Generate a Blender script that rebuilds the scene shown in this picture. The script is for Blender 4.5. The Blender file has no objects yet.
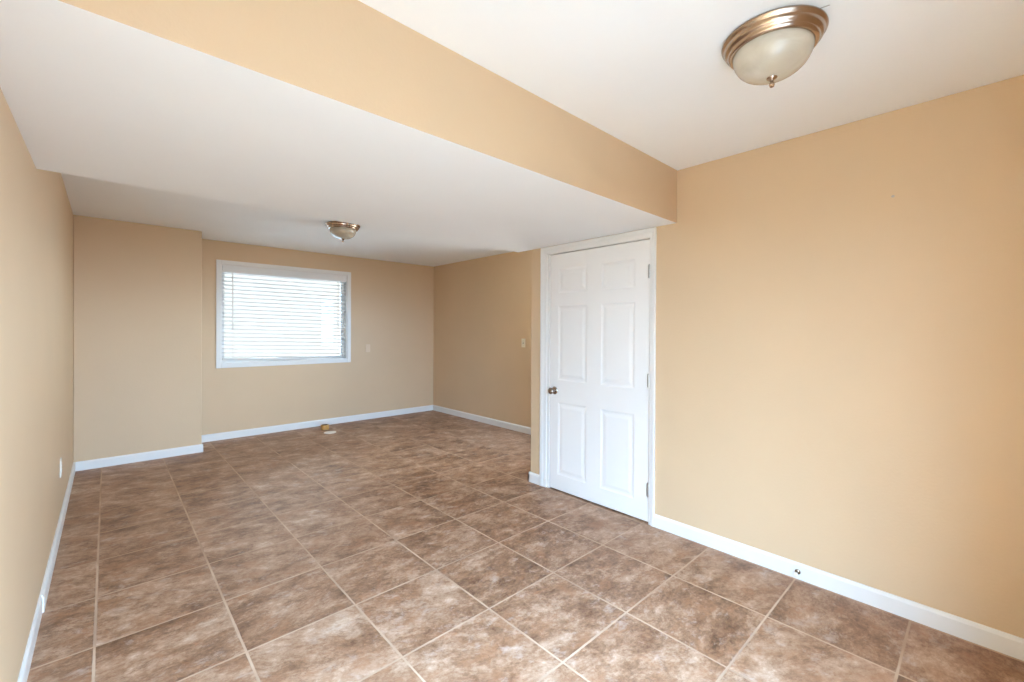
import bpy, bmesh, math, random
from mathutils import Vector, Matrix
random.seed(7)
S = bpy.context.scene
COL = S.collection

# ------------------------------------------------------------------ camera
cam_d = bpy.data.cameras.new('camera')
cam_d.sensor_fit = 'HORIZONTAL'
cam_d.sensor_width = 36.0
cam_d.lens = 436.096 * 36.0 / 1024.0
cam_d.shift_y = -(341.0 - 332.476) / 1024.0
cam_d.clip_start = 0.02
cam = bpy.data.objects.new('camera', cam_d)
COL.objects.link(cam)
RV = Vector((0.73290643, -0.68031146, 0.00494758))
UV = Vector((-0.00049335, 0.00674086, 0.99997716))
FV = Vector((0.68032927, 0.73289213, -0.00460478))
cam.matrix_world = Matrix(((RV.x, UV.x, -FV.x, 0.038465),
                           (RV.y, UV.y, -FV.y, -2.532593),
                           (RV.z, UV.z, -FV.z, 1.341167),
                           (0, 0, 0, 1)))
S.camera = cam

# ------------------------------------------------------------------ view, world, daylight
S.view_settings.view_transform = 'Standard'
S.view_settings.look = 'None'
S.view_settings.gamma = 1.0
S.view_settings.use_curve_mapping = False
S.view_settings.exposure = 0.53
S.cycles.use_denoising = True
S.cycles.max_bounces = 14
S.cycles.diffuse_bounces = 10
S.cycles.glossy_bounces = 6
S.cycles.transmission_bounces = 8
S.cycles.transparent_max_bounces = 12
S.cycles.sample_clamp_indirect = 8.0
S.cycles.caustics_reflective = False
S.cycles.caustics_refractive = False

SKY = 24.0
w = bpy.data.worlds.new('daylight')
S.world = w
w.use_nodes = True
nt = w.node_tree
nt.nodes.clear()
wo = nt.nodes.new('ShaderNodeOutputWorld')
bg = nt.nodes.new('ShaderNodeBackground')
tc = nt.nodes.new('ShaderNodeTexCoord')
sx = nt.nodes.new('ShaderNodeSeparateXYZ')
rp = nt.nodes.new('ShaderNodeValToRGB')
mr = nt.nodes.new('ShaderNodeMapRange')
mr.inputs['From Min'].default_value = -1.0
mr.inputs['From Max'].default_value = 1.0
nt.links.new(tc.outputs['Generated'], sx.inputs[0])
nt.links.new(sx.outputs['Z'], mr.inputs['Value'])
nt.links.new(mr.outputs[0], rp.inputs[0])


def sky_ramp(node, stops):
    while len(node.color_ramp.elements) < len(stops): node.color_ramp.elements.new(0.5)
    for el, (p_, c_) in zip(node.color_ramp.elements, stops):
        el.position = 0.5 + p_ / 2; el.color = (*c_, 1)


SKYC = (0.44, 0.715, 1.06)
SUNNY = (3.1, 2.5, 2.0, 1)
GROUND = (0.100, 0.135, 0.170)
sky_ramp(rp, [(-0.10, GROUND), (0.02, SKYC), (0.28, SKYC), (0.62, tuple(2.0 * c for c in SKYC))])                       # open ground and overcast sky
rp2 = nt.nodes.new('ShaderNodeValToRGB')                            # added treeline: low sky dimmed beyond the far window (+y) so slats show
sky_ramp(rp2, [(-0.12, GROUND), (-0.06, (0.036, 0.036, 0.0355)), (0.34, (0.038, 0.038, 0.0375)), (0.50, (0.86, 0.92, 0.98))])
nt.links.new(mr.outputs[0], rp2.inputs[0])
my = nt.nodes.new('ShaderNodeMapRange'); my.interpolation_type = 'SMOOTHSTEP'
my.inputs['From Min'].default_value = 0.45; my.inputs['From Max'].default_value = 0.75
nt.links.new(sx.outputs['Y'], my.inputs['Value'])
mxs = nt.nodes.new('ShaderNodeMix'); mxs.data_type = 'RGBA'
nt.links.new(my.outputs[0], mxs.inputs[0]); nt.links.new(rp.outputs[0], mxs.inputs[6]); nt.links.new(rp2.outputs[0], mxs.inputs[7])
mx_ = nt.nodes.new('ShaderNodeMapRange'); mx_.interpolation_type = 'SMOOTHSTEP'   # warmer, sunnier sky on the +x side
mx_.inputs['From Min'].default_value = 0.30; mx_.inputs['From Max'].default_value = 0.75
nt.links.new(sx.outputs['X'], mx_.inputs['Value'])
mxw = nt.nodes.new('ShaderNodeMix'); mxw.data_type = 'RGBA'; mxw.blend_type = 'MULTIPLY'
nt.links.new(mx_.outputs[0], mxw.inputs[0]); nt.links.new(mxs.outputs[2], mxw.inputs[6]); mxw.inputs[7].default_value = SUNNY
nt.links.new(mxw.outputs[2], bg.inputs['Color'])
bg.inputs['Strength'].default_value = SKY
nt.links.new(bg.outputs[0], wo.inputs['Surface'])


def portal(name, loc, rot, sx_, sy_):
    """daylight portal across a window or door opening (guides sky sampling only)"""
    l = bpy.data.lights.new(name, 'AREA')
    l.shape = 'RECTANGLE'; l.size = sx_; l.size_y = sy_
    l.cycles.is_portal = True
    o = bpy.data.objects.new(name, l)
    o.location = loc; o.rotation_euler = rot
    COL.objects.link(o)


PI = math.pi
# room dimensions (metres)
XL, XD, XF = -0.195, 2.798, 4.052        # left wall, door wall, far right wall
YB, YF, YE, YK = 3.248, 3.729, 0.190, -2.84   # chase front, window wall, end of the door wall, wall behind
ZC, ZS = 2.404, 2.057                    # ceiling, underside of the beam
B1, B2 = -1.156, 0.362                   # beam front and back
XN = 0.794                               # right side of the chase
WX0, WX1, WZ0, WZ1 = 1.047, 2.590, 0.918, 2.126     # window opening
DY0, DY1, DZ = -0.9600, -0.0330, 1.982   # door leaf
PD = (0.56, 1.38, 1.10, 2.00)             # unseen window added in the far right wall for light (y0, y1, z0, z1)
RW = (3.52, 3.88, 0.95, 2.05)             # unseen window added in return wall to light far wall (x0, x1, z0, z1)
XC = 3.36                                # back of the closet behind the six-panel door
BW = (-0.10, 1.30, 0.0, 2.00)            # unseen glazed door added behind the camera for daylight (x0, x1, z0, z1)

portal('daylight_portal_side', (XF + 0.16, (PD[0] + PD[1]) / 2, (PD[2] + PD[3]) / 2), (0, PI / 2, 0), PD[3] - PD[2], PD[1] - PD[0])
portal('daylight_portal_return', ((RW[0] + RW[1]) / 2, YE - 0.125, (RW[2] + RW[3]) / 2), (PI / 2, 0, 0), RW[1] - RW[0], RW[3] - RW[2])
portal('daylight_portal_back', ((BW[0] + BW[1]) / 2, YK - 0.16, (BW[2] + BW[3]) / 2), (PI / 2, 0, 0), BW[1] - BW[0], BW[3] - BW[2])
portal('daylight_portal_far', ((WX0 + WX1) / 2, YF + 0.2, (WZ0 + WZ1) / 2), (-PI / 2, 0, 0), WX1 - WX0, WZ1 - WZ0)


# ------------------------------------------------------------------ materials
def mat(name):
    m = bpy.data.materials.new(name)
    m.use_nodes = True
    n = m.node_tree
    b = n.nodes['Principled BSDF']
    return m, n, b


def N(n, t, **kw):
    x = n.nodes.new(t)
    for k, v in kw.items():
        setattr(x, k, v)
    return x


def math_(n, op, a, b=None, c=None):
    x = n.nodes.new('ShaderNodeMath'); x.operation = op
    for i, v in enumerate((a, b, c)):
        if v is None: continue
        if isinstance(v, (int, float)): x.inputs[i].default_value = v
        else: n.links.new(v, x.inputs[i])
    return x.outputs[0]


def ramp(n, fac, stops):
    r = n.nodes.new('ShaderNodeValToRGB')
    while len(r.color_ramp.elements) < len(stops): r.color_ramp.elements.new(0.5)
    for el, (p, c) in zip(r.color_ramp.elements, stops):
        el.position = p; el.color = (*c, 1) if len(c) == 3 else c
    n.links.new(fac, r.inputs[0])
    return r.outputs[0]


def noise(n, vec, scale, detail=3, rough=0.55, dist=0.0):
    x = n.nodes.new('ShaderNodeTexNoise')
    x.inputs['Scale'].default_value = scale
    x.inputs['Detail'].default_value = detail
    x.inputs['Roughness'].default_value = rough
    x.inputs['Distortion'].default_value = dist
    if vec is not None: n.links.new(vec, x.inputs['Vector'])
    return x.outputs['Fac']


def mixc(n, fac, a, b, mode='MIX'):
    x = n.nodes.new('ShaderNodeMix'); x.data_type = 'RGBA'; x.blend_type = mode
    for sock, v in ((x.inputs[0], fac), (x.inputs[6], a), (x.inputs[7], b)):
        if isinstance(v, (int, float)): sock.default_value = v
        elif isinstance(v, tuple): sock.default_value = (*v, 1) if len(v) == 3 else v
        else: n.links.new(v, sock)
    return x.outputs[2]


def bump(n, b, height, strength, distance):
    x = n.nodes.new('ShaderNodeBump')
    x.inputs['Strength'].default_value = strength
    x.inputs['Distance'].default_value = distance
    n.links.new(height, x.inputs['Height'])
    n.links.new(x.outputs[0], b.inputs['Normal'])


def painted(name, col, rough, tex_scale=0, strength=0.0, var=0.02, detail=3):
    m, n, b = mat(name)
    t = N(n, 'ShaderNodeTexCoord').outputs['Object']
    v = noise(n, t, 1.7, 3)
    lo = tuple(c * (1 - var) for c in col); hi = tuple(min(1, c * (1 + var)) for c in col)
    n.links.new(ramp(n, v, [(0.3, lo), (0.7, hi)]), b.inputs['Base Color'])
    b.inputs['Roughness'].default_value = rough
    if tex_scale:
        bump(n, b, noise(n, t, tex_scale, detail), strength, 0.004)
    return m


M_WALL = painted('tan_wall_paint', (0.625, 0.457, 0.290), 0.55, 75, 0.17)
M_CEIL = painted('white_ceiling_paint', (0.85, 0.88, 0.91), 0.9, 42, 0.16, 0.012, 4)
M_TRIM = painted('white_trim_paint', (0.76, 0.745, 0.715), 0.38, 0, 0, 0.01)
M_DOOR = painted('white_door_paint', (0.82, 0.80, 0.77), 0.42, 160, 0.02, 0.008)
M_VINYL = painted('white_vinyl', (0.74, 0.73, 0.71), 0.35, 0, 0, 0.01)
M_IVORY = painted('ivory_plastic', (0.80, 0.74, 0.60), 0.35, 0, 0, 0.01)
M_WHITEPL = painted('white_plastic', (0.82, 0.77, 0.68), 0.4, 0, 0, 0.02)
M_RUBBER = painted('white_rubber', (0.85, 0.80, 0.72), 0.6, 0, 0, 0.02)
M_DARK = painted('dark_slot', (0.04, 0.035, 0.03), 0.6, 0, 0, 0.05)
M_PLATE = painted('light_tan_plastic', (0.70, 0.54, 0.375), 0.4, 0, 0, 0.01)
M_TAPE = painted('amber_tape', (0.50, 0.27, 0.075), 0.4, 0, 0, 0.15)
M_CORE = painted('brown_cardboard', (0.16, 0.085, 0.03), 0.7, 0, 0, 0.1)


def metal(name, col, rough, aniso=0.0):
    m, n, b = mat(name)
    t = N(n, 'ShaderNodeTexCoord').outputs['Object']
    v = noise(n, t, 35, 2)
    b.inputs['Base Color'].default_value = (*col, 1)
    b.inputs['Metallic'].default_value = 1.0
    b.inputs['Roughness'].default_value = rough
    n.links.new(ramp(n, v, [(0.3, tuple(c * 0.97 for c in col)), (0.7, tuple(min(1, c * 1.03) for c in col))]), b.inputs['Base Color'])
    return m


M_NICKEL = metal('brushed_nickel', (0.47, 0.365, 0.285), 0.24)
M_HINGE = metal('dull_steel', (0.44, 0.42, 0.39), 0.38)
M_KNOB = metal('satin_nickel', (0.40, 0.35, 0.30), 0.2)


def make_shade():
    m, n, b = mat('alabaster_glass')
    t = N(n, 'ShaderNodeTexCoord').outputs['Object']
    v = noise(n, t, 9, 4, 0.6, 1.2)
    n.links.new(ramp(n, v, [(0.35, (0.48, 0.43, 0.345)), (0.7, (0.56, 0.52, 0.44))]), b.inputs['Base Color'])
    b.inputs['Roughness'].default_value = 0.22
    b.inputs['Coat Weight'].default_value = 0.25
    b.inputs['Coat Roughness'].default_value = 0.12
    b.inputs['Subsurface Weight'].default_value = 0.15
    b.inputs['Subsurface Radius'].default_value = (0.02, 0.018, 0.012)
    return m


M_SHADE = make_shade()


def make_slat():
    m, n, b = mat('white_blind_slats')
    b.inputs['Base Color'].default_value = (0.82, 0.82, 0.82, 1)
    b.inputs['Roughness'].default_value = 0.4
    tr = N(n, 'ShaderNodeBsdfTranslucent'); tr.inputs[0].default_value = (0.85, 0.86, 0.86, 1)
    mx = N(n, 'ShaderNodeMixShader'); mx.inputs[0].default_value = 0.10
    n.links.new(b.outputs[0], mx.inputs[1]); n.links.new(tr.outputs[0], mx.inputs[2])
    n.links.new(mx.outputs[0], n.nodes['Material Output'].inputs['Surface'])
    return m


M_SLAT = make_slat()


def make_glass():
    m, n, b = mat('clear_window_glass')
    n.nodes.remove(b)
    tp = N(n, 'ShaderNodeBsdfTransparent'); tp.inputs[0].default_value = (0.93, 0.96, 0.95, 1)
    gl = N(n, 'ShaderNodeBsdfGlossy'); gl.inputs['Roughness'].default_value = 0.02
    fr = N(n, 'ShaderNodeFresnel'); fr.inputs[0].default_value = 1.5
    mx = N(n, 'ShaderNodeMixShader')
    n.links.new(fr.outputs[0], mx.inputs[0]); n.links.new(tp.outputs[0], mx.inputs[1]); n.links.new(gl.outputs[0], mx.inputs[2])
    n.links.new(mx.outputs[0], n.nodes['Material Output'].inputs['Surface'])
    return m


M_GLASS = make_glass()


TILE = 0.463


def make_floor():
    m, n, b = mat('brown_stone_tile')
    co = N(n, 'ShaderNodeTexCoord').outputs['Object']
    sp = N(n, 'ShaderNodeSeparateXYZ'); n.links.new(co, sp.inputs[0])
    wob = noise(n, co, 9, 3)
    wob2 = noise(n, co, 60, 2)
    dist = []
    ids = []
    for ax in ('X', 'Y'):
        q = math_(n, 'DIVIDE', sp.outputs[ax], TILE)
        fr = math_(n, 'FRACT', math_(n, 'ADD', q, 0.5))
        dd = math_(n, 'MULTIPLY', math_(n, 'ABSOLUTE', math_(n, 'SUBTRACT', fr, 0.5)), TILE)
        dist.append(dd)
        ids.append(math_(n, 'FLOOR', q))
    d = math_(n, 'MINIMUM', dist[0], dist[1])
    # slightly ragged grout edge
    d2 = math_(n, 'ADD', d, math_(n, 'MULTIPLY', math_(n, 'SUBTRACT', wob, 0.5), 0.004))
    d2 = math_(n, 'ADD', d2, math_(n, 'MULTIPLY', math_(n, 'SUBTRACT', wob2, 0.5), 0.002))
    mr_ = N(n, 'ShaderNodeMapRange'); mr_.interpolation_type = 'SMOOTHSTEP'
    mr_.inputs['From Min'].default_value = 0.0032; mr_.inputs['From Max'].default_value = 0.0058
    n.links.new(d2, mr_.inputs['Value'])
    tilemask = mr_.outputs[0]          # 0 grout, 1 tile
    # a different piece of stone on every tile
    idv = N(n, 'ShaderNodeCombineXYZ')
    n.links.new(ids[0], idv.inputs[0]); n.links.new(ids[1], idv.inputs[1])
    wn = N(n, 'ShaderNodeTexWhiteNoise', noise_dimensions='3D'); n.links.new(idv.outputs[0], wn.inputs['Vector'])
    off = N(n, 'ShaderNodeVectorMath', operation='SCALE'); off.inputs['Scale'].default_value = 23.0
    n.links.new(wn.outputs['Color'], off.inputs[0])
    rot = N(n, 'ShaderNodeVectorRotate', rotation_type='Z_AXIS')
    n.links.new(co, rot.inputs['Vector'])
    n.links.new(math_(n, 'MULTIPLY_ADD', wn.outputs['Value'], 0.7, -0.1), rot.inputs['Angle'])
    add = N(n, 'ShaderNodeVectorMath', operation='ADD')
    n.links.new(rot.outputs[0], add.inputs[0]); n.links.new(off.outputs[0], add.inputs[1])
    st = N(n, 'ShaderNodeVectorMath', operation='MULTIPLY'); st.inputs[1].default_value = (0.88, 1.22, 1.0)
    n.links.new(add.outputs[0], st.inputs[0])
    sv = st.outputs[0]
    big = noise(n, sv, 4.6, 5, 0.6, 0.35)
    mid = noise(n, sv, 14.0, 9, 0.74, 0.35)
    fine = noise(n, sv, 55.0, 6, 0.78, 0.2)
    f = math_(n, 'ADD', math_(n, 'MULTIPLY', big, 0.42), math_(n, 'ADD', math_(n, 'MULTIPLY', mid, 0.44), math_(n, 'MULTIPLY', fine, 0.26)))
    f = math_(n, 'ADD', f, math_(n, 'MULTIPLY', math_(n, 'SUBTRACT', wn.outputs['Value'], 0.5), 0.04))
    stone = ramp(n, f, [(0.40, (0.112, 0.051, 0.025)), (0.485, (0.212, 0.105, 0.055)), (0.55, (0.312, 0.170, 0.096)),
                        (0.62, (0.432, 0.270, 0.172)), (0.70, (0.57, 0.41, 0.300))])
    # rusty clouds, chalky patches and dark pits
    rust = ramp(n, noise(n, sv, 7.5, 5, 0.65, 0.3), [(0.52, (0, 0, 0)), (0.66, (1, 1, 1))])
    stone = mixc(n, math_(n, 'MULTIPLY', rust, 0.58), stone, (0.35, 0.165, 0.080))
    chalk = ramp(n, noise(n, sv, 9.5, 7, 0.74, 0.3), [(0.56, (0, 0, 0)), (0.68, (1, 1, 1))])
    stone = mixc(n, math_(n, 'MULTIPLY', chalk, 0.5), stone, (0.53, 0.43, 0.36))
    vn = noise(n, sv, 10.0, 6, 0.7, 1.4)
    vein = ramp(n, math_(n, 'ABSOLUTE', math_(n, 'SUBTRACT', vn, 0.5)), [(0.0, (1, 1, 1)), (0.020, (0, 0, 0))])
    veinw = math_(n, 'MULTIPLY', vein, ramp(n, noise(n, sv, 5.0, 3), [(0.48, (0, 0, 0)), (0.60, (1, 1, 1))]))
    stone = mixc(n, math_(n, 'MULTIPLY', veinw, 0.48), stone, (0.10, 0.052, 0.028))
    # grout, soiled in places
    gd = noise(n, co, 2.3, 3, 0.6)
    grout = ramp(n, gd, [(0.34, (0.40, 0.265, 0.18)), (0.52, (0.49, 0.335, 0.225)), (0.68, (0.58, 0.425, 0.305))])
    n.links.new(mixc(n, tilemask, grout, stone), b.inputs['Base Color'])
    rg = math_(n, 'MULTIPLY_ADD', mid, 0.20, 0.40)
    rr = N(n, 'ShaderNodeMix'); rr.data_type = 'FLOAT'
    rr.inputs[2].default_value = 0.85
    n.links.new(tilemask, rr.inputs[0]); n.links.new(rg, rr.inputs[3])
    n.links.new(rr.outputs[0], b.inputs['Roughness'])
    b.inputs['Specular IOR Level'].default_value = 0.52
    h = math_(n, 'ADD', tilemask, math_(n, 'MULTIPLY', mid, 0.55))
    bump(n, b, h, 0.35, 0.002)
    return m


M_FLOOR = make_floor()


# ------------------------------------------------------------------ mesh helpers
def add_box(bm, lo, hi, mi=0):
    vs = [bm.verts.new((x, y, z)) for x in (lo[0], hi[0]) for y in (lo[1], hi[1]) for z in (lo[2], hi[2])]
    for q in ((0, 1, 3, 2), (4, 6, 7, 5), (0, 4, 5, 1), (2, 3, 7, 6), (0, 2, 6, 4), (1, 5, 7, 3)):
        fa = bm.faces.new([vs[i] for i in q]); fa.material_index = mi
    return vs


def lathe(bm, prof, origin, axis='Z', seg=48, sign=1):
    """prof: list of (radius, distance along the axis)"""
    rings = []
    for r, t in prof:
        ring = []
        if r < 1e-6:
            ring = [None]
        for k in range(seg if r >= 1e-6 else 1):
            a = 2 * PI * k / seg
            c, s = r * math.cos(a), r * math.sin(a)
            p = {'Z': (c, s, t * sign), 'X': (t * sign, c, s), 'Y': (c, t * sign, s)}[axis]
            v = bm.verts.new((origin[0] + p[0], origin[1] + p[1], origin[2] + p[2]))
            ring[k:k + 1] = [v] if ring == [None] else []
            if ring == [] or ring[-1] is not v: ring.append(v)
        rings.append(ring)
    for A, B in zip(rings, rings[1:]):
        for k in range(seg):
            k2 = (k + 1) % seg
            a0, a1 = A[k % len(A)], A[k2 % len(A)]
            b0, b1 = B[k % len(B)], B[k2 % len(B)]
            q = []
            for v in (a0, a1, b1, b0):
                if v not in q: q.append(v)
            if len(q) >= 3: bm.faces.new(q)


def tube(bm, p0, p1, r, seg=12):
    p0, p1 = Vector(p0), Vector(p1)
    d = (p1 - p0).normalized()
    a = d.orthogonal().normalized(); b = d.cross(a)
    r0 = [bm.verts.new(p0 + (a * math.cos(2 * PI * k / seg) + b * math.sin(2 * PI * k / seg)) * r) for k in range(seg)]
    r1 = [bm.verts.new(p1 + (a * math.cos(2 * PI * k / seg) + b * math.sin(2 * PI * k / seg)) * r) for k in range(seg)]
    for k in range(seg):
        bm.faces.new((r0[k], r0[(k + 1) % seg], r1[(k + 1) % seg], r1[k]))
    bm.faces.new(r0[::-1]); bm.faces.new(r1)


def prism(bm, prof, axis, a, b):
    """closed profile of 2-D points swept from a to b along one axis (other two axes in order)"""
    def P(t, u, v):
        return {'X': (t, u, v), 'Y': (u, t, v), 'Z': (u, v, t)}[axis]
    A = [bm.verts.new(P(a, u, v)) for u, v in prof]
    B = [bm.verts.new(P(b, u, v)) for u, v in prof]
    k = len(prof)
    for i in range(k):
        bm.faces.new((A[i], A[(i + 1) % k], B[(i + 1) % k], B[i]))
    bm.faces.new(A[::-1]); bm.faces.new(B)


def obj(name, bm, mats, parent=None, smooth=False, bevel=0.0, seg=2, loc=None):
    """links the bmesh as ONE object; its verts are given in world space, loc becomes the origin"""
    bmesh.ops.recalc_face_normals(bm, faces=bm.faces)
    base = Vector((0, 0, 0))
    if loc is not None: base = Vector(loc)
    elif parent is not None: base = Vector(parent.matrix_world.translation) if False else Vector(parent['_base'])
    bmesh.ops.translate(bm, verts=bm.verts, vec=-base)
    me = bpy.data.meshes.new(name)
    bm.to_mesh(me); bm.free()
    for m in (mats if isinstance(mats, (list, tuple)) else [mats]): me.materials.append(m)
    for p in me.polygons: p.use_smooth = smooth
    o = bpy.data.objects.new(name, me)
    COL.objects.link(o)
    o['_base'] = tuple(base)
    if parent is not None:
        o.parent = parent
        o.location = base - Vector(parent['_base'])
    else:
        o.location = base
    if bevel:
        bv = o.modifiers.new('bevel', 'BEVEL'); bv.width = bevel; bv.segments = seg; bv.limit_method = 'ANGLE'
        bv.harden_normals = False
    if smooth and not bevel:
        es = o.modifiers.new('split', 'EDGE_SPLIT'); es.split_angle = math.radians(38)
    return o


def thing(name, label, cat, loc, group=None):
    o = bpy.data.objects.new(name, None); COL.objects.link(o)
    o.location = loc; o['_base'] = tuple(loc)
    o.empty_display_size = 0.05
    o['label'] = label; o['category'] = cat
    if group: o['group'] = group
    return o


def struct(name, bm, mats, label=None, cat=None, **kw):
    o = obj(name, bm, mats, **kw)
    o['kind'] = 'structure'
    if label: o['label'] = label
    if cat: o['category'] = cat
    return o


def NB(): return bmesh.new()


# ------------------------------------------------------------------ room shell
bm = NB(); add_box(bm, (XL - 0.15, YK - 0.15, -0.12), (XC, YE - 0.115, 0.0)); add_box(bm, (XL - 0.15, YE - 0.115, -0.12), (XF + 0.15, YF + 0.15, 0.0))
struct('floor', bm, M_FLOOR, 'brown mottled stone tile floor with light grout lines', 'floor')
bm = NB(); add_box(bm, (XL - 0.15, YK - 0.15, ZC), (XC, YE - 0.115, ZC + 0.12)); add_box(bm, (XL - 0.15, YE - 0.115, ZC), (XF + 0.15, YF + 0.15, ZC + 0.12))
struct('ceiling', bm, M_CEIL, 'white textured ceiling over the whole room', 'ceiling')


def wall_with_opening(bm, axis, fix0, fix1, a0, a1, z0, z1, holes):
    """slab between fix0 and fix1; runs a0..a1 along the other axis; holes (h0, h1, hz0, hz1) sorted"""
    def bx(p, q, r, s):
        if q - p < 1e-5 or s - r < 1e-5: return
        if axis == 'Y': add_box(bm, (fix0, p, r), (fix1, q, s))
        else: add_box(bm, (p, fix0, r), (q, fix1, s))
    cur = a0
    for h0, h1, hz0, hz1 in holes:
        bx(cur, h0, z0, z1)
        bx(h0, h1, z0, hz0); bx(h0, h1, hz1, z1)
        cur = h1
    bx(cur, a1, z0, z1)


bm = NB(); wall_with_opening(bm, 'Y', XL - 0.15, XL, YK - 0.15, YF + 0.15, 0, ZC, [])
struct('wall_left', bm, M_WALL, 'tan wall along the left of the room', 'wall')
bm = NB(); wall_with_opening(bm, 'X', YF, YF + 0.15, XL, XF, 0, ZC, [(WX0, WX1, WZ0, WZ1)])
struct('wall_far', bm, M_WALL, 'tan wall holding the window with blinds', 'wall')
bm = NB(); add_box(bm, (XL, YB, 0), (XN, YF, ZC))
struct('wall_chase', bm, M_WALL, 'tan wall section standing forward left of the window', 'wall', bevel=0.006)
JY0, JY1 = DY0 - 0.022, DY1 + 0.038       # rough door opening
bm = NB()
wall_with_opening(bm, 'Y', XD, XD + 0.115, YK, YE, 0, ZC, [(JY0, JY1, 0, DZ + 0.022)])
struct('wall_right', bm, M_WALL, 'tan wall with the white door on the right', 'wall', bevel=0.004)
bm = NB(); wall_with_opening(bm, 'X', YE - 0.115, YE, XD + 0.115, XF, 0, ZC, [RW])
struct('wall_return', bm, M_WALL, 'tan return wall behind the door wall corner', 'wall')
bm = NB(); wall_with_opening(bm, 'Y', XF, XF + 0.15, YE - 0.115, YF + 0.15, 0, ZC, [PD])
struct('wall_far_right', bm, M_WALL, 'tan wall with a light switch right of the window', 'wall')
bm = NB(); add_box(bm, (XC - 0.08, YK - 0.15, 0), (XC, YE - 0.115, ZC))
struct('wall_closet', bm, M_WALL, 'closet wall behind the six-panel door', 'wall')
bm = NB(); wall_with_opening(bm, 'X', YK - 0.15, YK, XL, XC - 0.08, 0, ZC, [BW])
struct('wall_back', bm, M_WALL, 'tan wall behind the camera', 'wall')

# dropped beam: tan front, white underside
bm = NB()
vs = add_box(bm, (XL, B1, ZS), (XD + 0.0, B2, ZC))
bmesh.ops.recalc_face_normals(bm, faces=bm.faces)
for fa in bm.faces:
    if fa.normal.z < -0.9: fa.material_index = 1
struct('wall_beam', bm, [M_WALL, M_CEIL], 'dropped ceiling beam with tan face and white underside', 'beam')


# ------------------------------------------------------------------ baseboards
BH, BT = 0.086, 0.013


def bb_prof(t, h, side):
    p = [(0, 0), (t, 0), (t, h - 0.016), (t * 0.72, h - 0.006), (t * 0.35, h), (0, h)]
    return [(u * side, v) for u, v in p]


def baseboard(name, axis, wall, side, a, b, label, t=BT, h=BH):
    bm = NB()
    prism(bm, [(wall + u, v) for u, v in bb_prof(t, h, side)], axis, a, b)
    return struct(name, bm, M_TRIM, label, 'baseboard')


baseboard('baseboard_left', 'Y', XL, 1, 0.47, YB, 'white baseboard along the far part of the left wall', 0.016)
baseboard('baseboard_left_near', 'Y', XL, 1, YK, 0.47, 'white baseboard along the near part of the left wall', 0.011)
baseboard('baseboard_chase', 'X', YB, -1, XL + 0.016, XN + BT, 'white baseboard on the wall section left of the window')
baseboard('baseboard_chase_side', 'Y', XN, 1, YB, YF, 'white baseboard on the short side of the wall section')
baseboard('baseboard_far', 'X', YF, -1, XN + BT, XF, 'white baseboard under the window')
baseboard('baseboard_far_right', 'Y', XF, -1, YE, YF - BT, 'white baseboard on the wall with the light switch')
baseboard('baseboard_corner', 'Y', XD, -1, 0.066, YE + BT, 'short white baseboard between door and wall corner')
baseboard('baseboard_return', 'X', YE, 1, XD - BT, XF, 'white baseboard on the return wall')
baseboard('baseboard_right', 'Y', XD, -1, YK, -1.011, 'long white baseboard right of the door')

# ------------------------------------------------------------------ door
bm = NB()
XLF = XD + 0.004     # door face, just inside the wall face
zlo = 0.012
panels = []
for z0, z1 in ((0.140, 0.745), (0.930, 1.548), (1.655, 1.856)):
    panels.append((-0.845, -0.556, z0, z1)); panels.append((-0.420, -0.125, z0, z1))
ys = [DY0, -0.845, -0.556, -0.420, -0.125, DY1]
zs = [zlo, 0.140, 0.745, 0.930, 1.548, 1.655, 1.856, DZ - 0.002]
grid = {}


def gv(y, z, x=XLF):
    k = (round(y, 5), round(z, 5), round(x, 5))
    if k not in grid: grid[k] = bm.verts.new((x, y, z))
    return grid[k]


for i in range(len(ys) - 1):
    for j in range(len(zs) - 1):
        y0, y1, z0, z1 = ys[i], ys[i + 1], zs[j], zs[j + 1]
        if any(abs(p[0] - y0) < 1e-6 and abs(p[2] - z0) < 1e-6 for p in panels):
            loops = []
            for ins, dx in ((0, 0), (0.004, 0.0018), (0.014, 0.0042), (0.026, 0.0042), (0.036, 0.0026), (0.048, 0.0010)):
                loops.append([gv(yy, zz, XLF + dx) for yy, zz in ((y0 + ins, z0 + ins), (y1 - ins, z0 + ins), (y1 - ins, z1 - ins), (y0 + ins, z1 - ins))])
            for A, B in zip(loops, loops[1:]):
                for k in range(4):
                    bm.faces.new((A[k], A[(k + 1) % 4], B[(k + 1) % 4], B[k]))
            bm.faces.new(loops[-1])
        else:
            bm.faces.new((gv(y0, z0), gv(y1, z0), gv(y1, z1), gv(y0, z1)))
XB = XLF + 0.035
bk = [bm.verts.new((XB, y, z)) for y, z in ((ys[0], zs[0]), (ys[-1], zs[0]), (ys[-1], zs[-1]), (ys[0], zs[-1]))]
bm.faces.new(bk)
for k, edge in enumerate(([gv(y, zs[0]) for y in ys], [gv(ys[-1], z) for z in zs], [gv(y, zs[-1]) for y in ys[::-1]], [gv(ys[0], z) for z in zs[::-1]])):
    bm.faces.new(edge + [bk[(k + 1) % 4], bk[k]])
door = struct('door_1', bm, M_DOOR, 'white six-panel door in the right wall', 'door', loc=(XD, (DY0 + DY1) / 2, 0))

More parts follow.
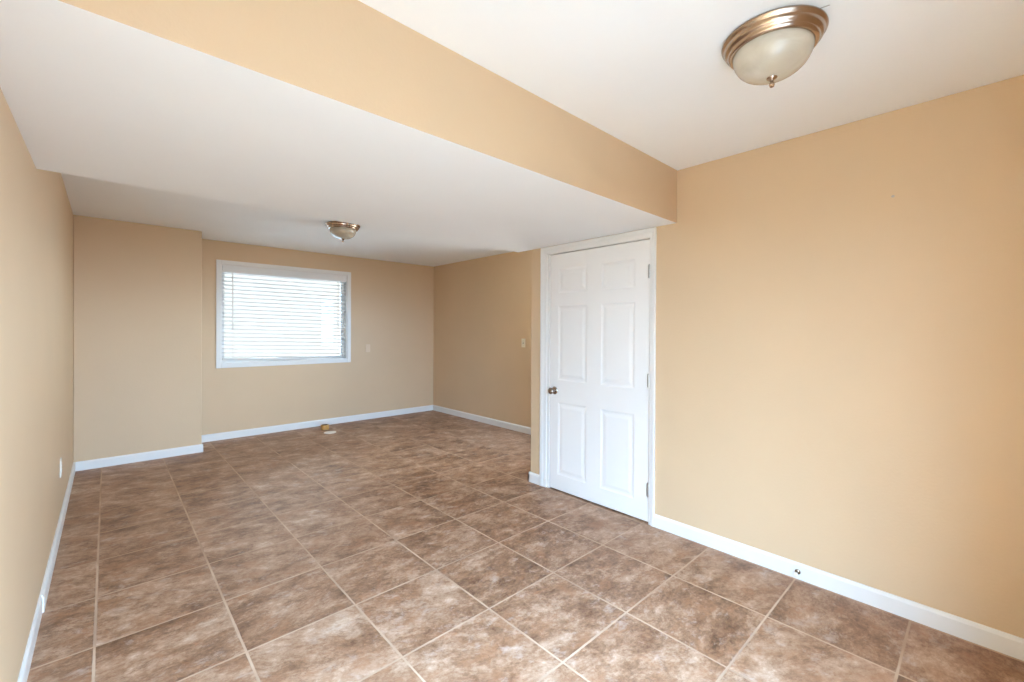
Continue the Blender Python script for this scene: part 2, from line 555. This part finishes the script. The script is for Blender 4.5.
# jamb with stop
bm = NB()
g = 0.003
add_box(bm, (XD - 0.001, JY0, 0), (XD + 0.116, DY0 - g, DZ + 0.004))
add_box(bm, (XD - 0.001, DY1 + g, 0), (XD + 0.116, JY1, DZ + 0.004))
add_box(bm, (XD - 0.001, JY0, DZ + 0.004), (XD + 0.116, JY1, DZ + 0.022))
add_box(bm, (XB + 0.002, DY0 - g, 0), (XB + 0.016, DY0 + 0.012, DZ + 0.004))
add_box(bm, (XB + 0.002, DY1 - 0.012, 0), (XB + 0.016, DY1 + g, DZ + 0.004))
add_box(bm, (XB + 0.002, DY0 + 0.012, DZ - 0.012), (XB + 0.016, DY1 - 0.012, DZ + 0.004))
obj('door_jamb', bm, M_TRIM, door, bevel=0.0015)
# casing: mitred stepped profile
bm = NB()
CI0, CI1, CIZ = DY0 - 0.006, DY1 + 0.030, DZ + 0.006       # inner edges
CO0, CO1, COZ = -1.011, 0.066, 2.052                       # outer edges
st_ = [(0.0, 0.006), (0.12, 0.009), (0.45, 0.0105), (0.55, 0.014), (0.85, 0.0165), (1.0, 0.015)]
L = []
for tt, th in st_:
    iy0 = CI0 + (CO0 - CI0) * tt; iy1 = CI1 + (CO1 - CI1) * tt; iz = CIZ + (COZ - CIZ) * tt
    L.append([bm.verts.new((XD - th, iy0, 0)), bm.verts.new((XD - th, iy0, iz)), bm.verts.new((XD - th, iy1, iz)), bm.verts.new((XD - th, iy1, 0))])
for tt in (1.0, 0.0):
    iy0 = CI0 + (CO0 - CI0) * tt; iy1 = CI1 + (CO1 - CI1) * tt; iz = CIZ + (COZ - CIZ) * tt
    L.append([bm.verts.new((XD, iy0, 0)), bm.verts.new((XD, iy0, iz)), bm.verts.new((XD, iy1, iz)), bm.verts.new((XD, iy1, 0))])
for A, B in zip(L, L[1:] + L[:1]):
    for k in range(3):
        bm.faces.new((A[k], A[k + 1], B[k + 1], B[k]))
bm.faces.new([l[0] for l in L]); bm.faces.new([l[3] for l in L][::-1])
obj('door_casing', bm, M_TRIM, door)
# hinges
for zc_ in (1.757, 0.997, 0.237):
    bm = NB()
    yk = DY0 - 0.002
    for k in range(5):
        z0 = zc_ - 0.045 + k * 0.018
        tube(bm, (XD - 0.005, yk, z0 + 0.0006), (XD - 0.005, yk, z0 + 0.0174), 0.0075, 14)
    tube(bm, (XD - 0.005, yk, zc_ - 0.050), (XD - 0.005, yk, zc_ + 0.050), 0.0045, 10)
    add_box(bm, (XD - 0.0035, yk, zc_ - 0.045), (XD + 0.0045, yk + 0.012, zc_ + 0.045))
    h = obj('hinge', bm, M_HINGE, door, smooth=True)
    h['label'] = 'dull steel hinge'
# knob
KY, KZ = -0.088, 0.838
bm = NB()
lathe(bm, [(0, 0.0), (0.0325, 0.0), (0.0325, 0.003), (0.030, 0.006), (0.024, 0.009), (0.014, 0.011), (0.0115, 0.014),
           (0.0105, 0.026), (0.0125, 0.030), (0.0215, 0.036), (0.0265, 0.043), (0.0275, 0.050), (0.0255, 0.057),
           (0.019, 0.062), (0.0105, 0.0645), (0.0, 0.065)], (XLF, KY, KZ), 'X', 40, -1)
kn = obj('door_knob', bm, M_KNOB, door, smooth=True)
kn['label'] = 'satin nickel door knob with round rose'

# ------------------------------------------------------------------ window
bm = NB()
FW, CT = 0.050, 0.012
def frame_ring(bm, x0, x1, z0, z1, wd, ya, yb):
    add_box(bm, (x0 - wd, ya, z0 - wd), (x0, yb, z1 + wd))
    add_box(bm, (x1, ya, z0 - wd), (x1 + wd, yb, z1 + wd))
    add_box(bm, (x0, ya, z1), (x1, yb, z1 + wd))
    add_box(bm, (x0, ya, z0 - wd), (x1, yb, z0))
frame_ring(bm, WX0, WX1, WZ0, WZ1, FW, YF - CT, YF)
win = struct('window_1', bm, M_TRIM, 'white framed window with lowered blinds in the far wall', 'window', bevel=0.003, loc=((WX0 + WX1) / 2, YF, WZ0))
bm = NB()
add_box(bm, (WX0, YF, WZ0), (WX0 + 0.012, YF + 0.15, WZ1)); add_box(bm, (WX1 - 0.012, YF, WZ0), (WX1, YF + 0.15, WZ1))
add_box(bm, (WX0 + 0.012, YF, WZ1 - 0.012), (WX1 - 0.012, YF + 0.15, WZ1)); add_box(bm, (WX0 + 0.012, YF, WZ0), (WX1 - 0.012, YF + 0.15, WZ0 + 0.012))
obj('window_jamb', bm, M_TRIM, win)
ix0, ix1, iz0, iz1 = WX0 + 0.012, WX1 - 0.012, WZ0 + 0.012, WZ1 - 0.012
bm = NB()
frame_ring(bm, ix0 + 0.04, ix1 - 0.04, iz0 + 0.04, iz1 - 0.04, 0.04, YF + 0.095, YF + 0.125)
sash = obj('window_sash', bm, M_VINYL, win, bevel=0.002)
bm = NB(); add_box(bm, (ix0 + 0.04, YF + 0.107, iz0 + 0.04), (ix1 - 0.04, YF + 0.112, iz1 - 0.04))
obj('window_pane', bm, M_GLASS, sash)

# ------------------------------------------------------------------ horizontal blind, hanging askew
bl = thing('window_blind', 'white horizontal slat blind lowered unevenly over the window', 'blind', ((WX0 + WX1) / 2, YF + 0.034, WZ1 - 0.012))
bx0, bx1 = ix0 + 0.004, ix1 - 0.004
yc = YF + 0.034
bm = NB()
add_box(bm, (bx0, YF + 0.008, 2.062), (bx1, YF + 0.062, iz1 - 0.0005))
obj('headrail', bm, M_VINYL, bl, bevel=0.002)
bm = NB()
prism(bm, [(YF + 0.001, 2.036), (YF + 0.006, 2.034), (YF + 0.0075, 2.045), (YF + 0.0075, iz1 - 0.001), (YF - 0.001, iz1 - 0.001), (YF - 0.003, iz1 - 0.012), (YF - 0.001, 2.052)], 'X', bx0, bx1)
obj('valance', bm, M_VINYL, bl)
NS = 22
TILT = math.radians(-13)
ztop = 2.026
zl_end, zr_end = 1.003, 0.947
bm = NB()
for k in range(NS):
    t = k / (NS - 1)
    zl = ztop + (zl_end - ztop) * t; zr = ztop + (zr_end - ztop) * t
    prof = []
    for s in range(7):
        u = -0.025 + 0.05 * s / 6
        crown = 0.0022 * (1 - (u / 0.025) ** 2)
        prof.append((u, crown))
    top = [(u, c + 0.0012) for u, c in prof]; bot = [(u, c - 0.0012) for u, c in prof][::-1]
    ct, sn = math.cos(TILT), math.sin(TILT)
    pts = [(yc + u * ct - c * sn, u * sn + c * ct) for u, c in top + bot]
    A = [bm.verts.new((bx0 + 0.004, y, zl + z)) for y, z in pts]
    Bv = [bm.verts.new((bx1 - 0.004, y, zr + z)) for y, z in pts]
    q = len(pts)
    for i in range(q): bm.faces.new((A[i], A[(i + 1) % q], Bv[(i + 1) % q], Bv[i]))
    bm.faces.new(A[::-1]); bm.faces.new(Bv)
obj('slats', bm, M_SLAT, bl)
bm = NB()
A = []
for x, zc_ in ((bx0 + 0.004, 0.976), (bx1 - 0.004, 0.932 - 0.012)):
    A.append([bm.verts.new((x, yc + dy, zc_ + dz)) for dy, dz in ((-0.026, -0.004), (-0.022, -0.010), (0.022, -0.010), (0.026, -0.004), (0.026, 0.006), (0.020, 0.010), (-0.020, 0.010), (-0.026, 0.006))])
for i in range(8): bm.faces.new((A[0][i], A[0][(i + 1) % 8], A[1][(i + 1) % 8], A[1][i]))
bm.faces.new(A[0][::-1]); bm.faces.new(A[1])
obj('bottom_rail', bm, M_VINYL, bl)
for x in (1.176, 2.470):
    bm = NB()
    t = (x - bx0) / (bx1 - bx0)
    zb = 0.976 + (0.920 - 0.976) * t
    for y in (yc - 0.0262, yc + 0.0262):
        tube(bm, (x, y, zb), (x, y, 2.065), 0.0014, 6)
    for k in range(NS):
        tt = k / (NS - 1)
        z = ztop + (zl_end + (zr_end - zl_end) * t - ztop) * tt
        tube(bm, (x, yc - 0.0262, z + 0.0055), (x, yc + 0.0262, z - 0.0055), 0.0008, 5)
    obj('ladder_cord', bm, M_VINYL, bl)
bm = NB()
tube(bm, (1.165, YF - 0.006, 2.035), (1.165, YF - 0.006, 1.36), 0.0045, 8)
lathe(bm, [(0.0, 1.335), (0.006, 1.337), (0.007, 1.35), (0.0045, 1.375)], (1.165, YF - 0.006, 0), 'Z', 10)
tube(bm, (1.165, YF - 0.006, 2.028), (1.165, YF + 0.010, 2.045), 0.002, 6)
obj('tilt_wand', bm, M_VINYL, bl, smooth=True)
bm = NB()
for dx in (0, 0.008):
    tube(bm, (2.452 + dx, YF - 0.004, 2.035), (2.452 + dx, YF - 0.004, 1.45 - dx * 3), 0.0014, 6)
    lathe(bm, [(0.0015, 1.46 - dx * 3), (0.005, 1.45 - dx * 3), (0.007, 1.415 - dx * 3), (0, 1.41 - dx * 3)], (2.452 + dx, YF - 0.004, 0), 'Z', 10)
obj('lift_cord', bm, M_VINYL, bl, smooth=True)


# ------------------------------------------------------------------ ceiling lamps
def ceiling_lamp(loc, label):
    t = thing('ceiling_lamp', label, 'ceiling light', loc, 'flush ceiling lamps')
    bm = NB()
    lathe(bm, [(0.0, 0.0), (0.158, 0.0), (0.1645, 0.003), (0.166, 0.008), (0.164, 0.013), (0.159, 0.0165), (0.1565, 0.021),
               (0.1555, 0.028), (0.151, 0.0345), (0.1455, 0.0375), (0.1435, 0.042), (0.142, 0.047), (0.137, 0.052),
               (0.131, 0.054), (0.127, 0.053), (0.126, 0.046), (0.0, 0.044)], loc, 'Z', 72, -1)
    pan = obj('base_pan', bm, M_NICKEL, t, smooth=True)
    bm = NB()
    pr = [(0.1255, 0.048)]
    for k in range(0, 15):
        a = k / 14 * PI / 2
        pr.append((0.1275 * math.cos(a) ** 0.85 if k < 14 else 0.0, 0.052 + 0.092 * math.sin(a)))
    lathe(bm, pr, loc, 'Z', 72, -1)
    obj('glass_shade', bm, M_SHADE, t, smooth=True)
    bm = NB()
    lathe(bm, [(0.0, 0.141), (0.0165, 0.1425), (0.0175, 0.145), (0.0150, 0.149), (0.009, 0.152), (0.006, 0.156), (0.0062, 0.161), (0.0088, 0.165),
               (0.0092, 0.171), (0.0068, 0.177), (0.0, 0.180)], loc, 'Z', 28, -1)
    obj('finial', bm, M_NICKEL, t, smooth=True)
    return t


lamp = ceiling_lamp((1.80, -2.01, ZC), 'large near flush ceiling lamp with beige glass dome, in front of the beam')
bm = NB()
tube(bm, (1.744, -2.133, ZC - 0.002), (1.756, -2.190, ZC - 0.002), 0.0012, 8)
wire = obj('wire_end', bm, M_HINGE, lamp)
wire['label'] = 'thin grey wire end'


def copy_thing(src, loc, label):
    r = src.copy(); COL.objects.link(r); r.location = loc; r['label'] = label
    for ch in list(src.children):
        if ch.name.startswith('wire'): continue
        c = ch.copy(); COL.objects.link(c); c.parent = r
    return r


copy_thing(lamp, (1.79, 1.88, ZC), 'far flush ceiling lamp with beige glass dome, beyond the beam near the window')

# ------------------------------------------------------------------ switch, outlet, blank plate
def plate(bm, axis, wall, side, c, z, wd=0.070, ht=0.115, th=0.006):
    t0, t1 = wall, wall + side * th
    for inset, a, b_ in ((0.0, t0, wall + side * th * 0.55), (0.004, wall + side * th * 0.55, t1)):
        lo, hi = min(a, b_), max(a, b_)
        if axis == 'Y': add_box(bm, (lo, c - wd / 2 + inset, z - ht / 2 + inset), (hi, c + wd / 2 - inset, z + ht / 2 - inset))
        else: add_box(bm, (c - wd / 2 + inset, lo, z - ht / 2 + inset), (c + wd / 2 - inset, hi, z + ht / 2 - inset))


SY, SZ = 1.568, 1.178
t = thing('light_switch', 'ivory toggle light switch on the wall near the door corner', 'light switch', (XF, SY, SZ))
bm = NB(); plate(bm, 'Y', XF, -1, SY, SZ); obj('cover_plate', bm, M_IVORY, t, bevel=0.001)
bm = NB(); add_box(bm, (XF - 0.0072, SY - 0.006, SZ - 0.013), (XF - 0.006, SY + 0.006, SZ + 0.013)); obj('toggle_slot', bm, M_DARK, t)
bm = NB()
prism(bm, [(XF - 0.006, SZ - 0.006), (XF - 0.020, SZ + 0.004), (XF - 0.020, SZ + 0.010), (XF - 0.006, SZ + 0.008)], 'Y', SY - 0.0045, SY + 0.0045)
obj('toggle', bm, M_IVORY, t)
for dz in (-0.030, 0.030):
    bm = NB(); lathe(bm, [(0, 0), (0.0034, 0.0), (0.003, 0.001), (0, 0.0014)], (XF - 0.006, SY, SZ + dz), 'X', 12, -1); obj('screw', bm, M_HINGE, t)

OY, OZ = 1.72, 0.395
t = thing('wall_outlet', 'cream power outlet low on the left wall', 'outlet', (XL, OY, OZ))
bm = NB(); plate(bm, 'Y', XL, 1, OY, OZ, 0.072, 0.125); obj('cover_plate', bm, M_WHITEPL, t, bevel=0.001)
for dz in (-0.0195, 0.0195):
    bm = NB()
    add_box(bm, (XL + 0.006, OY - 0.0165, OZ + dz - 0.0135), (XL + 0.0085, OY + 0.0165, OZ + dz + 0.0135))
    rc = obj('receptacle', bm, M_WHITEPL, t, bevel=0.002)
    bm = NB()
    for dy in (-0.0065, 0.0065): add_box(bm, (XL + 0.0083, OY + dy - 0.001, OZ + dz - 0.003), (XL + 0.0088, OY + dy + 0.001, OZ + dz + 0.006))
    tube(bm, (XL + 0.0083, OY, OZ + dz - 0.008), (XL + 0.0088, OY, OZ + dz - 0.008), 0.0022, 8)
    obj('slots', bm, M_DARK, rc)

t = thing('blank_cover_plate', 'light tan blank wall plate right of the window', 'wall plate', (2.905, YF, 1.063))
bm = NB(); plate(bm, 'X', YF, -1, 2.905, 1.063); obj('cover_plate', bm, M_PLATE, t, bevel=0.001)
for dz in (-0.030, 0.030):
    bm = NB(); lathe(bm, [(0, 0), (0.0034, 0.0), (0.003, 0.001), (0, 0.0014)], (2.905, YF - 0.006, 1.063 + dz), 'Y', 12, -1); obj('screw', bm, M_WALL, t)

# ------------------------------------------------------------------ small things
t = thing('door_stop', 'small metal door stop on the baseboard right of the door', 'door stop', (XD - BT, -1.862, 0.040))
o0 = (XD - BT, -1.862, 0.040)
bm = NB(); lathe(bm, [(0, 0), (0.0135, 0.0), (0.0135, 0.002), (0.009, 0.006), (0.0055, 0.008), (0.005, 0.030), (0, 0.030)], o0, 'X', 24, -1)
obj('stem', bm, M_KNOB, t, smooth=True)
bm = NB(); lathe(bm, [(0, 0.029), (0.0078, 0.029), (0.0085, 0.031), (0.0085, 0.040), (0.0068, 0.043), (0, 0.044)], o0, 'X', 24, -1)
tip = obj('rubber_tip', bm, M_RUBBER, t, smooth=True); tip['label'] = 'white rubber tip'

bm = NB()
lathe(bm, [(0, 0), (0.0028, 0), (0.0028, 0.004), (0.0062, 0.0045), (0.0062, 0.0055), (0, 0.006)], (XD, -2.239, 1.992), 'X', 14, -1)
nl = obj('nail', bm, M_HINGE, smooth=True, loc=(XD, -2.239, 1.992))
nl['label'] = 'tiny nail left high in the tan right wall'; nl['category'] = 'nail'

bm = NB()
lathe(bm, [(0, 0), (0.074, 0), (0.076, 0.002), (0.075, 0.005), (0.069, 0.007), (0.060, 0.0062), (0.052, 0.0062), (0.049, 0.0075), (0.012, 0.0085), (0, 0.0085)], (2.165, 3.230, 0), 'Z', 48)
dc = obj('round_cover', bm, M_WHITEPL, smooth=True, loc=(2.165, 3.230, 0))
dc['label'] = 'flat cream round cover lying on the tile floor below the window'; dc['category'] = 'cover'

t = thing('tape_roll', 'small amber roll of tape on the floor behind the cream round cover', 'tape', (2.185, 3.47, 0))
bm = NB(); lathe(bm, [(0.038, 0.001), (0.050, 0.0), (0.052, 0.002), (0.052, 0.058), (0.050, 0.060), (0.038, 0.059), (0.038, 0.001)], (2.185, 3.47, 0), 'Z', 40)
obj('tape', bm, M_TAPE, t, smooth=True)
bm = NB(); lathe(bm, [(0.0345, 0.0), (0.0378, 0.0), (0.0378, 0.061), (0.0345, 0.061), (0.0345, 0.0)], (2.185, 3.47, 0), 'Z', 40)
obj('core', bm, M_CORE, t, smooth=True)

# ------------------------------------------------------------------ openings and overhang added out of view to shape daylight
bm = NB()
y0, y1, z0, z1 = PD
for a, b_, c, d in ((y0, y0 + 0.06, z0, z1), (y1 - 0.06, y1, z0, z1), (y0 + 0.06, y1 - 0.06, z0, z0 + 0.06), (y0 + 0.06, y1 - 0.06, z1 - 0.06, z1)):
    add_box(bm, (XF + 0.05, a, c), (XF + 0.10, b_, d))
struct('added_window_side', bm, M_VINYL, 'added white framed window, unseen, lighting the far room from the recess', 'window')
bm = NB()
x0, x1, z0, z1 = RW
frame_ring(bm, x0 + 0.04, x1 - 0.04, z0 + 0.04, z1 - 0.04, 0.04, YE - 0.10, YE - 0.05)
struct('added_window_return', bm, M_VINYL, 'added narrow white framed window in the return wall, unseen, lighting the far wall', 'window')
bm = NB(); add_box(bm, (XF + 0.15, 0.1, 2.06), (XF + 1.75, 3.2, 2.18))  # unseen overhang added to keep high sky light off the far floor
struct('added_overhang', bm, M_VINYL, 'added white overhang, unseen, blocking high sky outside the recess window', 'roof')
bm = NB()
x0, x1, z0, z1 = BW
for a, b_, c, d in ((x0, x0 + 0.06, z0, z1), (x1 - 0.06, x1, z0, z1), (x0 + 0.06, x1 - 0.06, z0, z0 + 0.06), (x0 + 0.06, x1 - 0.06, z1 - 0.06, z1),
                    ((x0 + x1) / 2 - 0.04, (x0 + x1) / 2 + 0.04, z0 + 0.06, z1 - 0.06)):
    add_box(bm, (a, YK - 0.12, c), (b_, YK - 0.05, d))
struct('added_glass_door', bm, M_VINYL, 'added white framed sliding glass door, unseen behind the camera, letting in daylight', 'door')

for o in bpy.data.objects:
    if '_base' in o: del o['_base']
